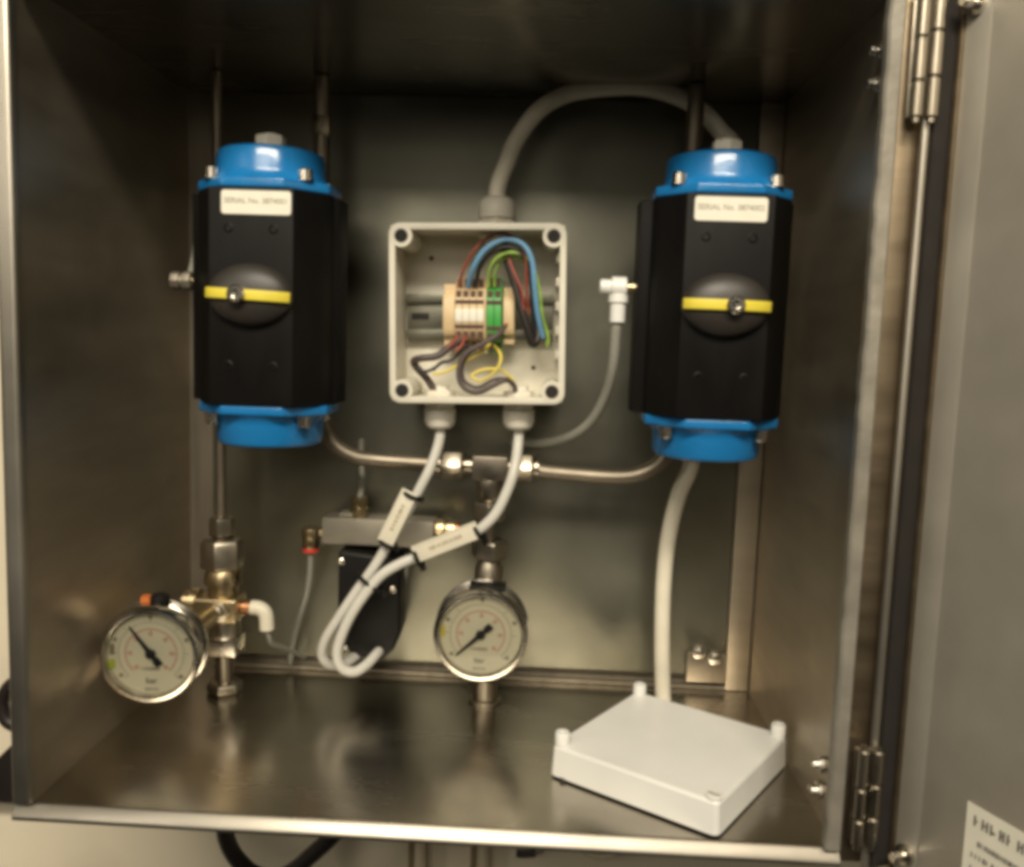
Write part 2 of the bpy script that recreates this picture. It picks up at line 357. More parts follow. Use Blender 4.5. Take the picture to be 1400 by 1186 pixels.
# ------------------------------------------------------------ pneumatic actuators
def rring(hx, hz, r, n=6):
    out = []
    for cx, cz, a0 in ((hx-r, hz-r, 0), (-hx+r, hz-r, 90), (-hx+r, -hz+r, 180), (hx-r, -hz+r, 270)):
        for k in range(n+1):
            a = math.radians(a0 + 90*k/n); out.append((cx + r*math.cos(a), cz + r*math.sin(a)))
    return out
def rrect(hx, y0, y1, c):
    return [(-hx+c, y0), (hx-c, y0), (hx, y0+c), (hx, y1-c), (hx-c, y1), (-hx+c, y1), (-hx, y1-c), (-hx, y0+c)]
def actuator(label, cx, z0, zh, ind_tilt, plate_x, plate_text, off):
    # local frame: origin at the bottom of the body, front pad at y = 0, body runs back to y = 0.11
    t = thing('pneumatic_actuator', label, 'actuator', (cx, 0.100, z0), local=True, group='pneumatic actuators in the cabinet')
    prof = [(-0.0345, 0.0), (0.0345, 0.0), (0.0370, 0.0040), (0.0510, 0.0240), (0.0560, 0.0340), (0.0560, 0.0440), (0.0610, 0.0480),
            (0.0610, 0.0800), (0.0560, 0.0840), (0.0560, 0.0960), (0.0460, 0.1060), (-0.0460, 0.1060), (-0.0560, 0.0960), (-0.0560, 0.0840),
            (-0.0665, 0.0800), (-0.0665, 0.0460), (-0.0560, 0.0430), (-0.0560, 0.0340), (-0.0510, 0.0240), (-0.0370, 0.0040)]
    body = obj('body', M().prism(prof, 0.0, zh), black_al, t, 0.0012)
    for sx in (-0.0185, 0.0185):
        for z in (zh*0.5-0.0555, zh*0.5+0.0555):
            obj('threaded_hole', M().lathe((sx, 0.0006, z), (0, -1, 0), [(0.0040, 0), (0.0040, 0.0008), (0.0030, 0.0014), (0.0026, 0.0006), (0.0001, 0.0004)], 14), black_pl, body)
    for up in (1, -1):
        zb = zh + 0.0003 if up > 0 else -0.0003
        c = obj('end_cap', M().prism(rrect(0.0560, 0.0020, 0.1060, 0.030), min(zb, zb+up*0.0085), max(zb, zb+up*0.0085)), blue, t, 0.0022, 3)
        obj('cap_boss', M().lathe((0, 0.054, zb+up*0.0086), (0, 0, up), [(0.0520, -0.0006), (0.0488, 0.0022), (0.0470, 0.0055), (0.0462, 0.0090), (0.0455, 0.0225), (0.0440, 0.0262), (0.0405, 0.0280), (0.012, 0.0285)], 56), blue, c)
        for sx in (-0.0390, 0.0390):
            for yy in (0.0195, 0.0885):
                obj('cap_bolt', M().lathe((sx, yy, zb+up*0.0086), (0, 0, up), [(0.0068, 0), (0.0068, 0.0016), (0.0058, 0.0018), (0.0058, 0.0085), (0.0048, 0.0097), (0.0028, 0.0097), (0.0026, 0.0060)], 18), chrome, c)
        if up > 0:
            obj('adjusting_nut', M().lathe((0.002, 0.045, zb+0.0373), (0, 0, 1), [(0.0145, 0), (0.0145, 0.0035), (0.0130, 0.0037), (0.0130, 0.0105), (0.0110, 0.0120), (0.006, 0.0122), (0.006, 0.0135)], 6), gland_pl, t, 0.0006)
    zi = zh*0.5 + 0.002
    # position indicator: oval dome, yellow bar, centre screw
    dome = M(); rings = 9; n = 48; vs = []; fs = []
    for i in range(rings):
        a = (i/(rings-1))*math.pi/2*0.97
        for k in range(n):
            b = 2*math.pi*k/n
            vs.append((0.0350*math.cos(a)*math.cos(b), -0.0003 - 0.0150*math.sin(a)**0.8, zi + 0.0255*math.cos(a)*math.sin(b)))
    for i in range(rings-1):
        for k in range(n): fs.append((i*n+k, i*n+(k+1) % n, (i+1)*n+(k+1) % n, (i+1)*n+k))
    fs.append(tuple((rings-1)*n+k for k in range(n))); fs.append(tuple(range(n)))
    dome.add(vs, fs)
    ind = obj('position_indicator', dome, dark_dome, t)
    ca, sa = math.cos(ind_tilt), math.sin(ind_tilt)
    bar = M(); N = 16; vs = []; fs = []
    for i in range(N+1):
        u = -1 + 2*i/N; x = 0.0345*u; yy = -0.0035 - 0.0150*math.sqrt(max(0, 1-(u*0.97)**2))**0.8
        for dz, dy in ((-0.0041, 0.0), (0.0041, 0.0), (0.0041, 0.0032), (-0.0041, 0.0032)):
            vs.append((x*ca - dz*sa, yy+dy, zi + x*sa + dz*ca))
    for i in range(N):
        for k in range(4): fs.append((i*4+k, i*4+(k+1) % 4, i*4+4+(k+1) % 4, i*4+4+k))
    fs += [(0, 1, 2, 3), tuple(N*4+k for k in (3, 2, 1, 0))]
    bar.add(vs, fs); obj('yellow_bar', bar, yellow, ind, 0.0005)
    obj('centre_screw', M().lathe((off, -0.0150, zi - off*math.sin(-ind_tilt)), (0, -1, 0), [(0.0072, 0), (0.0072, 0.0060), (0.0058, 0.0074), (0.0034, 0.0074), (0.0030, 0.0050), (0.0001, 0.0048)], 24), chrome, ind)
    rp = rring(0.0285, 0.0094, 0.0025, 4); k = len(rp)
    np_ = obj('nameplate', M().add([(plate_x+a_, -0.0009, zh-0.0122+b_) for a_, b_ in rp] + [(plate_x+a_, -0.0002, zh-0.0122+b_) for a_, b_ in rp], [tuple(range(k)), tuple(range(2*k-1, k-1, -1))] + [(i, (i+1) % k, k+(i+1) % k, k+i) for i in range(k)]), paper, t)
    tm = text_mesh(plate_text, 0.0061)
    obj('print', place(tm, (plate_x, -0.0011, zh-0.0110), (1, 0, 0), (0, 0, 1), (0, -1, 0)), ink, np_)
    # ball valve body and yoke behind, gripping the riser tube
    obj('yoke', M().box((-0.030, 0.1062, zh*0.5-0.030), (0.036, 0.1085, zh*0.5+0.030)).box((-0.006, 0.1087, zh*0.5-0.006), (0.008, 0.1120, zh*0.5+0.006)), fitting_mat, t)
    return t
actL = actuator('black pneumatic actuator with blue caps above the brass valve stack and its gauge', 0.1330, 0.2985, 0.1765, -0.035, 0.0045, 'SERIAL No. 3874001', -0.0055)
actR = actuator('black pneumatic actuator with blue caps beside the cabinet wall that carries the hinges', 0.5165, 0.3015, 0.1790, -0.012, 0.0000, 'SERIAL No. 3874002', 0.0045)

# ------------------------------------------------------------ rigid stainless pipework
YP = 0.230
xl, xr, zt = 0.1600, 0.4985, 0.2365
def hexnut(m, p, axis, r, h, ph=0.0): return m.lathe(Vector(p) - Vector(axis)*h/2, axis, [(r*0.9, 0), (r, h*0.12), (r, h*0.88), (r*0.9, h)], 6, ph)
pw = thing('stainless_pipework', 'bent stainless tubing joined by a tee above the upright stemmed gauge', 'pipework', (0.325, YP, 0.0))
obj('riser_tube', M().sweep([(xl-.004, YP, 0.5965), (xl-.002, YP, 0.45), (xl, YP, 0.30), (xl+.002, YP, 0.272), (xl+.012, YP, 0.252), (xl+.030, YP, 0.2415), (xl+.052, YP, 0.2385), (0.275, YP, zt)], 0.0074, 14), tube_mat, pw)
obj('riser_tube', M().sweep([(0.5035, YP, 0.5965), (0.5025, YP, 0.45), (0.5020, YP, 0.30), (0.499, YP, 0.268), (0.488, YP, 0.247), (0.468, YP, 0.2345), (0.440, YP, 0.2310), (0.385, YP, zt-.0035), (0.366, YP, zt-.0015)], 0.0076, 14), tube_mat, pw)
for xc in (xl-.001, 0.5022):
    obj('ball_valve', M().lathe((xc, YP, 0.345), (0, 0, 1), [(0.011, 0), (0.011, 0.014), (0.0095, 0.015), (0.0098, 0.075), (0.011, 0.076), (0.011, 0.090)], 6), fitting_mat, pw, 0.0006)
obj('bulkhead_nut', hexnut(M(), (xl-.0035, YP, 0.552), (0, 0, 1), 0.0095, 0.018), fitting_mat, pw, 0.0005)
obj('compression_nut', hexnut(M(), (0.2880, YP, zt), (1, 0, 0), 0.0155, 0.0215).cyl((0.2987, YP, zt), (0.308, YP, zt), 0.0085, 20).cyl((0.270, YP, zt), (0.2775, YP, zt), 0.0105, 20), fitting_mat, pw, 0.0006)
obj('compression_nut', hexnut(M(), (0.3575, YP, zt), (1, 0, 0), 0.0155, 0.0190).cyl((0.342, YP, zt), (0.3480, YP, zt), 0.0085, 20).cyl((0.3670, YP, zt), (0.3720, YP, zt), 0.0100, 20), fitting_mat, pw, 0.0006)
obj('tee', M().box((0.308, YP-.0125, zt-.0120), (0.342, YP+.0125, zt+.0110)).lathe((0.3250, YP, zt-.0121), (0, 0, -1), [(0.0135, 0), (0.0125, 0.020), (0.0095, 0.0205), (0.0095, 0.026)], 20), fitting_mat, pw, 0.0015)
obj('compression_nut', hexnut(M(), (0.3255, YP, 0.1930), (0, 0, 1), 0.0170, 0.0190), fitting_mat, pw, 0.0006)
obj('tube', M().cyl((0.3260, YP, 0.0255), (0.3258, YP, 0.1838), 0.0056, 16), tube_mat, pw)
obj('compression_nut', hexnut(M(), (0.3268, YP, 0.1550), (0, 0, 1), 0.0185, 0.0190, 0.3), fitting_mat, pw, 0.0006)
obj('adapter', M().lathe((0.3268, YP, 0.1462), (0, 0, -1), [(0.0095, 0), (0.0140, 0.010), (0.0140, 0.022), (0.0090, 0.024)], 24), fitting_mat, pw)
obj('gauge_block', M().box((0.3150, YP-.0130, 0.0560), (0.3370, YP+.0100, 0.1210)), fitting_mat, pw, 0.002)
obj('floor_fitting', M().lathe((0.3268, YP, 0.0003), (0, 0, 1), [(0.0165, 0), (0.0165, 0.003), (0.0125, 0.0032), (0.0125, 0.024), (0.010, 0.025), (0.010, 0.030), (0.0135, 0.031), (0.0135, 0.0555)], 28), fitting_mat, pw)

YP = 0.222
vs_ = thing('valve_stack', 'upright brass and steel valve stack on the cabinet floor under a thin riser', 'valve', (0.064, YP, 0.0))
xv = 0.0640
obj('riser_tube', M().sweep([(0.0598, YP, 0.5965), (0.0610, YP, 0.46), (0.0625, YP, 0.30), (0.0634, YP, 0.1700)], 0.0048, 14), tube_mat, vs_)
def lz(prof, n=24, x=xv): return M().lathe((x, YP, 0), (0, 0, 1), [(r, z) for r, z in prof], n)
obj('ferrule_nut', lz([(0.0095, 0.158), (0.0125, 0.160), (0.0125, 0.176), (0.0095, 0.178)], 6), fitting_mat, vs_, 0.0005)
obj('union_nut', lz([(0.0195, 0.1265), (0.0212, 0.129), (0.0212, 0.152), (0.0190, 0.1555), (0.0095, 0.1578)], 6, xv+.0005), fitting_mat, vs_, 0.0008)
obj('neck', lz([(0.0145, 0.0997), (0.0145, 0.1100), (0.0180, 0.1110), (0.0180, 0.1200), (0.0150, 0.1262)], 24, xv+.0010), brass, vs_)
bd = obj('valve_body', M().box((xv-.0225, YP-.0190, 0.0755), (xv+.0205, YP+.0140, 0.0995)), brass, vs_, 0.003, 3)
obj('side_port', M().lathe((xv-.0227, YP-.002, 0.0905), (-1, 0, 0.1), [(0.0140, 0), (0.0140, 0.007), (0.0105, 0.0075), (0.0105, 0.014)], 20), brass, vs_)
obj('gauge_port', M().cyl((xv+.001, YP-.0192, 0.0875), (0.0580, 0.1270, 0.0860), 0.0090, 20), brass, vs_)
obj('lower_body', lz([(0.0165, 0.0585), (0.0155, 0.0600), (0.0155, 0.0752)], 24, xv+.0025), fitting_mat, vs_)
obj('bonnet', M().lathe((xv+.004, YP-.0192, 0.0885), (0, -1, 0), [(0.0110, 0), (0.0110, 0.006), (0.0080, 0.0065), (0.0080, 0.012), (0.004, 0.013)], 6), fitting_mat, vs_, 0.0006)
obj('lock_nut', M().box((xv-.0135, YP-.0165, 0.0405), (xv+.0185, YP+.0150, 0.0582)), chrome, vs_, 0.0028, 2)
obj('spigot', lz([(0.0150, 0.0110), (0.0085, 0.0125), (0.0085, 0.0400)], 24, xv+.0025), fitting_mat, vs_)
obj('floor_nut', lz([(0.0165, 0.0003), (0.0175, 0.002), (0.0175, 0.0085), (0.0150, 0.0108)], 6, xv+.0025), fitting_mat, vs_, 0.0008)

el = thing('push_in_elbow', 'white push in elbow with copper collar on the brass valve body', 'fitting', (0.09, YP, 0.095))
obj('collar', M().cyl((xv+.0207, YP, 0.0875), (xv+.0290, YP, 0.0875), 0.0068, 18), copper, el)
obj('elbow_body', M().sweep([(xv+.0292, YP, 0.0875), (xv+.0370, YP, 0.0870), (xv+.0425, YP, 0.0832), (xv+.0445, YP, 0.0765), (xv+.0450, YP, 0.0660)], 0.0072, 16), tag_mat, el)
solo('air_tube', M().sweep([(xv+.0450, YP, 0.0660), (xv+.0475, YP+.006, 0.050), (xv+.054, YP+.022, 0.040), (xv+.062, YP+.045, 0.026), (xv+.066, YP+.060, 0.016)], 0.0026, 10), tube_clear,
     'thin clear air tube drooping from the white elbow on the valve stack', 'tube', (0.11, YP, 0.02), 'clear air tubes')

# ------------------------------------------------------------ pressure gauges
def gauge(label, c, R, yaw, pitch, needle_deg, depth, roll=0.0):
    # local frame: face looks towards -y, dial centre at the origin
    t = thing('pressure_gauge', label, 'gauge', c, (pitch, roll, yaw), 'pressure gauges', local=True)
    case = obj('case', M().lathe((0, 0.002, 0), (0, 1, 0), [(R*0.90, 0), (R*0.955, 0.001), (R*0.955, depth-0.004), (R*0.90, depth), (R*0.25, depth+0.001)], 64), chrome, t)
    ring = [(R*0.86, 0.004), (R*0.86, -0.0035), (R*0.90, -0.0065), (R*0.96, -0.0060), (R*1.0, -0.0020), (R*1.0, 0.0055), (R*0.965, 0.0065), (R*0.93, 0.0065), (R*0.86, 0.004)]
    bz = M(); n = 64; vs = []; fs = []
    for r, y in ring[:-1]:
        for k in range(n):
            a = 2*math.pi*k/n; vs.append((r*math.cos(a), y, r*math.sin(a)))
    q = len(ring)-1
    for i in range(q):
        for k in range(n): fs.append((i*n+k, i*n+(k+1) % n, ((i+1) % q)*n+(k+1) % n, ((i+1) % q)*n+k))
    bz.add(vs, fs); obj('bezel', bz, chrome, t)
    bk = M()
    obj('rear_flange', M().lathe((0, depth-0.008, 0), (0, 1, 0), [(R*0.95, 0), (R*1.01, 0.001), (R*1.01, 0.004), (R*0.95, 0.005)], 64), chrome, case)
    dial = obj('dial', M().lathe((0, 0.0016, 0), (0, -1, 0), [(R*0.858, 0), (R*0.858, 0.0006)], 64), dial_mat, t)
    ax = ((0, 0.0008, 0), (1, 0, 0), (0, 0, 1), (0, -1, 0))
    pm = M(); A0 = math.radians(225); A1 = math.radians(-45)
    disc_print(pm, R*0.640, R*0.650, A1, A0, 60)
    for i in range(31):
        a = A0 + (A1-A0)*i/30; big = i % 5 == 0; w = 0.0095 if big else 0.005
        disc_print(pm, R*0.655, R*(0.75 if big else 0.70), a-w, a+w, 1)
    for k, a in enumerate((90, 22, 158, -40, 218)):
        a = math.radians(a); disc_print(pm, R*0.72, R*0.80, a-0.05, a+0.05, 1)
    obj('black_scale', place(pm, *ax), ink, dial)
    rm = M(); disc_print(rm, R*0.50, R*0.517, A1, A0, 60)
    for i in range(7):
        a = A0 + (A1-A0)*i/6; disc_print(rm, R*0.36, R*0.50, a-0.012, a+0.012, 1); disc_print(rm, R*0.37, R*0.45, a-0.085, a-0.045, 2); disc_print(rm, R*0.37, R*0.45, a+0.045, a+0.085, 2)
    for i in range(25):
        a = A0 + (A1-A0)*i/24; disc_print(rm, R*0.46, R*0.50, a-0.006, a+0.006, 1)
    obj('red_scale', place(rm, *ax), ink_red, dial)
    tm = text_mesh('bar', R*0.17)
    obj('print', place(tm, (0, 0.0006, -R*0.58), (1, 0, 0), (0, 0, 1), (0, -1, 0)), ink_dark, dial)
    gm = M(); rg = random.Random(11); glyph_row(gm, -R*0.20, R*0.20, -R*0.36, R*0.07, rg); glyph_row(gm, -R*0.13, R*0.13, -R*0.79, R*0.06, rg)
    obj('small_print', place(gm, *ax), ink, dial)
    a = math.radians(needle_deg); ex = Vector((math.cos(a), 0, math.sin(a))); ez = Vector((-math.sin(a), 0, math.cos(a)))
    nd = M(); pts = [(-0.30, 0.075), (-0.17, 0.075), (-0.10, 0.045), (0.06, 0.075), (0.12, 0.045), (0.70, 0.016), (0.70, -0.016), (0.12, -0.045), (0.06, -0.075), (-0.10, -0.045), (-0.17, -0.075), (-0.30, -0.075)]
    k = len(pts); o_ = Vector((0, -0.0012, 0)); o2 = Vector((0, -0.0004, 0))
    nd.add([o_ + ex*R*p + ez*R*q_ for p, q_ in pts] + [o2 + ex*R*p + ez*R*q_ for p, q_ in pts],
           [tuple(range(k)), tuple(range(2*k-1, k-1, -1))] + [(i, (i+1) % k, k+(i+1) % k, k+i) for i in range(k)])
    ndo = obj('needle', nd, needle_mat, t)
    obj('hub', M().lathe((0, -0.0003, 0), (0, -1, 0), [(R*0.10, 0), (R*0.10, 0.0018), (R*0.05, 0.0026)], 24), needle_mat, ndo)
    obj('window', M().lathe((0, -0.0030, 0), (0, -1, 0), [(R*0.859, 0), (R*0.859, 0.0008)], 48), glass, t)
    return t, dial, case
g1, dl1, cs1 = gauge('glycerine gauge on the valve stack, needle pointing up toward the orange plug', (0.0469, 0.1000, 0.0823), 0.0425, 0.10, 0.03, 126, 0.025)
obj('lime_patch', M().obox((-0.0325, 0.0004, -0.0095), (0.0022, 0, 0), (0, 0.0002, 0), (0, 0, 0.0042)), lime, dl1)  # reflection of hi-vis clothing, painted on the dial as a lime patch
obj('logo_patch', M().obox((-0.0325, 0.0004, 0.0035), (0.0020, 0, 0), (0, 0.0002, 0), (0, 0, 0.0048)), ink, dl1)
fp = obj('filler_plug', M().lathe((0.004, 0.014, 0.0400), (0, 0, 1), [(0.0085, 0), (0.0085, 0.0062), (0.0065, 0.0080)], 20), black_pl, g1)
obj('orange_tab', M().obox((-0.0068, 0.014, 0.0440), (0.0042, 0, 0), (0, 0.004, 0), (0, 0, 0.0026)), orange, fp)
g2, dl2, cs2 = gauge('stemmed glycerine gauge beneath the pipe tee, needle pointing down toward zero', (0.3245, 0.1700, 0.0887), 0.0435, 0.02, 0.02, 224, 0.034, 0.02)
obj('gasket_band', M().obox((0.004, 0.012, 0.0428), (0.017, 0, 0), (0, 0.009, 0), (0, 0, 0.0022)), black_pl, g2, 0.001)
obj('lime_patch', M().obox((-0.0345, 0.0004, 0.0010), (0.0016, 0, 0), (0, 0.0002, 0), (0, 0, 0.0050)), yellow, dl2)  # small yellow patch near the dial edge

# ------------------------------------------------------------ junction box (tilted about 1.5 degrees)
JC = Vector((0.3114, 0.1850, 0.3813)); JR = -math.radians(1.5)
jb = thing('junction_box', 'open pale grey plastic junction box with terminals on the mounting plate', 'junction box', JC, (0, JR, 0), local=True)
hx, hz_, dp, th = 0.0782, 0.0792, 0.0690, 0.0034
obj('mounting_foot', M().box((-0.05, dp+0.0002, -0.05), (0.05, 0.1072, 0.05)), grey_pl, jb)
obj('box_back', M().box((-hx+th, dp-0.003, -hz_+th), (hx-th, dp, hz_-th)), grey_pl, jb)
obj('box_wall', M().box((-hx, 0.0006, -hz_), (-hx+th, dp, hz_)), grey_pl, jb, 0.0012)
obj('box_wall', M().box((hx-th, 0.0006, -hz_), (hx, dp, hz_)), grey_pl, jb, 0.0012)
obj('box_wall', M().box((-hx+th+.0001, 0.0006, -hz_), (hx-th-.0001, dp, -hz_+th)), grey_pl, jb, 0.0012)
obj('box_wall', M().box((-hx+th+.0001, 0.0006, hz_-th), (hx-th-.0001, dp, hz_)), grey_pl, jb, 0.0012)
# rim: rounded ring
rim = M(); 
o1 = rring(hx+.0015, hz_+.0015, 0.010); i1 = rring(hx-th-.0010, hz_-th-.0010, 0.006); n = len(o1)
rim.add([(x, -0.0022, z) for x, z in o1] + [(x, -0.0022, z) for x, z in i1] + [(x, 0.0050, z) for x, z in o1] + [(x, 0.0050, z) for x, z in i1],
        sum([[(k, (k+1) % n, n+(k+1) % n, n+k), (2*n+k, 3*n+k, 3*n+(k+1) % n, 2*n+(k+1) % n), (k, 2*n+k, 2*n+(k+1) % n, (k+1) % n), (n+k, n+(k+1) % n, 3*n+(k+1) % n, 3*n+k)] for k in range(n)], []))
obj('rim', rim, grey_pl, jb, 0.0010)
for sx in (-1, 1):
    for sz in (-1, 1):
        cx, cz = sx*(hx-0.0100), sz*(hz_-0.0100)
        po = obj('corner_post', M().cyl((cx, -0.0026, cz), (cx, dp-0.0032, cz), 0.0098, 24), grey_pl, jb)
        obj('screw_hole', M().lathe((cx, -0.0024, cz), (0, -1, 0), [(0.0062, 0), (0.0062, 0.0006), (0.0045, 0.0007), (0.0001, 0.0005)], 20), hole, po)
def gland(x, z, up, r, ln):
    t = obj('cable_gland', M().lathe((x, 0.035, z), (0, 0, up), [(r*1.05, 0), (r*1.05, 0.0070), (r*0.92, 0.0074), (r*0.92, 0.0090)], 6), gland_pl, jb, 0.0008)
    obj('dome_nut', M().lathe((x, 0.035, z + up*0.0092), (0, 0, up), [(r*0.98, 0), (r*1.0, 0.001), (r*0.98, ln*0.62), (r*0.86, ln*0.85), (r*0.60, ln), (r*0.42, ln)], 14), gland_pl, t, 0.0004)
    obj('lock_nut', M().lathe((x, 0.035, z - up*0.0037), (0, 0, -up), [(r*0.98, 0), (r*0.98, 0.0050), (r*0.62, 0.0055), (r*0.62, 0.010), (r*0.5, 0.0102)], 8), gland_pl, t, 0.0004)
gland(0.0153, hz_+.0004, 1, 0.0175, 0.0200); gland(-0.0380, -hz_-.0004, -1, 0.0152, 0.0190); gland(0.0370, -hz_-.0004, -1, 0.0154, 0.0190)
for x, z in ((-0.050, 0.055), (0.046, 0.052), (-0.048, -0.052), (0.050, -0.050)):
    obj('boss_hole', M().cyl((x, dp-0.0034, z), (x, dp-0.0028, z), 0.0022, 12), hole, jb)
for k, z in enumerate((0.052, 0.030, 0.008, -0.014, -0.036)):
    obj('wall_rib', M().box((hx-th-0.0040, 0.012, z-.004), (hx-th-0.0001, dp-0.004, z+.004)), grey_pl, jb, 0.001)
# DIN rail
rl = obj('din_rail', M().box((-hx+th+.002, dp-0.0105, -0.0135), (hx-th-.006, dp-0.0095, 0.0115)).box((-hx+th+.002, dp-0.0165, 0.0120), (hx-th-.006, dp-0.0095, 0.0205)).box((-hx+th+.002, dp-0.0165, -0.0225), (hx-th-.006, dp-0.0095, -0.0140)), plate_mat, jb, 0.0006)
obj('rail_slot', M().obox((-0.0600, dp-0.0108, -0.0010), (0.0085, 0, 0), (0, 0.0002, 0), (0, 0, 0.0032)), hole, rl, 0.0001)

JM = Matrix.Translation(JC) @ Matrix.Rotation(JR, 4, 'Y')
def inbox(name, label, cat, x0, x1, z0, z1, y0, color, group, top=True):
    """a rail-mounted block: body with stepped top and screw mouths"""
    c = Vector(((x0+x1)/2, dp-0.0170, (z0+z1)/2)); wpos = JM @ c
    t = thing(name, label, cat, wpos, (0, JR, 0), group, local=True)
    w = (x1-x0)/2 - 0.00015; h = (z1-z0)/2; d = (dp-0.0170) - y0
    prof = [(0, -h), (0, h), (-d*0.55, h), (-d*0.55, h*0.72), (-d*0.85, h*0.66), (-d, h*0.42), (-d, -h*0.42), (-d*0.85, -h*0.66), (-d*0.55, -h*0.72), (-d*0.55, -h)]
    k = len(prof)
    b = M().add([(-w, y, z) for y, z in prof] + [(w, y, z) for y, z in prof],
                [tuple(range(k)), tuple(range(2*k-1, k-1, -1))] + [(i, (i+1) % k, k+(i+1) % k, k+i) for i in range(k)])
    body = obj('housing', b, color, t, 0.0003, 1)
    if top:
        for s in (1, -1):
            obj('wire_mouth', M().obox((0, -d*0.56, s*h*0.86), (w*0.74, 0, 0), (0, 0.0006, 0), (0, 0, h*0.12)), maroon, body)
            obj('screw_mouth', M().obox((0, -d*0.925, s*h*0.545), (w*0.72, 0, 0), (0, 0.0016, 0), (0, 0, h*0.095)), maroon, body)
            obj('label_groove', M().obox((0, -d*1.0, s*h*0.335), (w*0.98, 0, 0), (0, 0.0004, 0), (0, 0, h*0.055)), maroon, body)
    return t, body, c, d, h, w
xs = -0.0345
def add_block(*a, **k): return inbox(*a, **k)
gname = 'terminal blocks on the din rail'
add_block('end_clamp', 'beige end clamp on the open side of the din rail, next to its slot', 'terminal block', xs, xs+0.0115, -0.029, 0.029, 0.028, term_beige, gname, top=False)
x = xs+0.0120
for i in range(4):
    tb = add_block('terminal_block', ('beige terminal next to the end clamp, fed by a brown red wire', 'beige terminal fed by the thick blue wire', 'beige terminal fed by the black wire', 'beige terminal with empty mouth against the separator plate')[i], 'terminal block', x, x+0.0066, -0.0335, 0.0345, 0.023, term_beige, gname)
    obj('marker', M().obox((0, -tb[3]-0.0005, -0.001), (tb[5]*1.01, 0, 0), (0, 0.0004, 0), (0, 0, 0.0058)), term_white, tb[1], 0.0002)
    x += 0.0067
add_block('end_plate', 'thin beige separator plate between beige and green terminals', 'terminal block', x, x+0.0022, -0.036, 0.036, 0.0215, term_beige, gname, top=False); x += 0.0023
for i in range(2):
    add_block('earth_terminal', ('green earth terminal against the thin separator plate', 'green earth terminal against the bare end clamp')[i], 'terminal block', x, x+0.0070, -0.036, 0.0350, 0.023, term_green, gname)
    x += 0.0071
x += 0.001
add_block('end_clamp', 'beige end clamp beside the green earth terminals', 'terminal block', x, x+0.0105, -0.027, 0.026, 0.030, term_beige, gname, top=False)

# wires inside the box
def wire(name, pts, r, m, label, group='wires in the junction box', cat='wire'):
    b = Vector(pts[0]); return solo(name, M().sweep(pts, r*0.84, 10, 8), m, label, cat, b, group)
wire('wire', [(0.2910, 0.2130, 0.4069), (0.2962, 0.2050, 0.4226), (0.3067, 0.2010, 0.4411), (0.3196, 0.2030, 0.4522), (0.3328, 0.2050, 0.4554), (0.3452, 0.2010, 0.4488), (0.3533, 0.1990, 0.4305), (0.3546, 0.2050, 0.4065), (0.3573, 0.2110, 0.3834)], 0.0016, w_red, 'brown red wire arching from the first beige terminal')
wire('wire', [(0.2999, 0.2130, 0.4072), (0.3061, 0.1990, 0.4244), (0.3166, 0.1950, 0.4401), (0.3335, 0.1950, 0.4491), (0.3496, 0.1930, 0.4455), (0.3587, 0.1930, 0.4315), (0.3622, 0.1970, 0.4063), (0.3656, 0.2030, 0.3835), (0.3711, 0.2110, 0.3622)], 0.0030, w_blue, 'thick blue wire arching over the terminals')
wire('wire', [(0.3067, 0.2130, 0.4074), (0.3111, 0.2030, 0.4242), (0.3216, 0.2000, 0.4375), (0.3349, 0.1990, 0.4430), (0.3483, 0.1990, 0.4382), (0.3569, 0.2010, 0.4215), (0.3606, 0.2050, 0.3900), (0.3643, 0.2130, 0.3593)], 0.0024, w_black, 'black wire under the blue arch of wires')
wire('wire', [(0.3190, 0.2130, 0.4078), (0.3198, 0.2050, 0.4220), (0.3257, 0.2010, 0.4324), (0.3364, 0.1990, 0.4378), (0.3484, 0.1990, 0.4369), (0.3593, 0.2010, 0.4282), (0.3661, 0.2050, 0.4069), (0.3696, 0.2090, 0.3837), (0.3758, 0.2150, 0.3637), (0.3754, 0.2170, 0.3542)], 0.0018, w_green, 'green and yellow earth wire arching to the box wall')
wire('wire', [(0.3243, 0.2150, 0.4081), (0.3249, 0.2090, 0.4211), (0.3308, 0.2070, 0.4318), (0.3429, 0.2050, 0.4346), (0.3551, 0.2070, 0.4299)], 0.0016, w_green, 'short green and yellow wire rising from the green terminal')
wire('cable_sheath', [(0.3308, 0.2170, 0.4580), (0.3345, 0.2110, 0.4362), (0.3429, 0.2070, 0.4135), (0.3498, 0.2050, 0.3897), (0.3573, 0.2050, 0.3685), (0.3618, 0.2070, 0.3565), (0.3670, 0.2110, 0.3621), (0.3650, 0.2150, 0.3769)], 0.0046, cable_black, 'black cable sheath hanging from the top gland inside the box')
wire('wire', [(0.3369, 0.2050, 0.4344), (0.3436, 0.2010, 0.4185), (0.3502, 0.2000, 0.4041), (0.3527, 0.2030, 0.3864)], 0.0016, w_red, 'short brown red wire lying along the black sheath')
wire('cable_sheath', [(0.2750, 0.2150, 0.3017), (0.2647, 0.2110, 0.3189), (0.2549, 0.2050, 0.3304), (0.2526, 0.2010, 0.3366), (0.2603, 0.1950, 0.3397), (0.2748, 0.1970, 0.3422), (0.2854, 0.2030, 0.3512), (0.2948, 0.2090, 0.3583)], 0.0042, w_mauve, 'dark brown cable curling from the gland below the din rail slot')
wire('wire', [(0.2799, 0.1990, 0.3470), (0.2876, 0.2010, 0.3540), (0.2929, 0.2070, 0.3609)], 0.0018, w_red, 'red ferruled wire end at the lower beige terminal')
wire('wire', [(0.2907, 0.1990, 0.3467), (0.2965, 0.2010, 0.3523), (0.2991, 0.2070, 0.3611)], 0.0018, w_red, 'second red ferruled wire end beside the lower beige terminal')
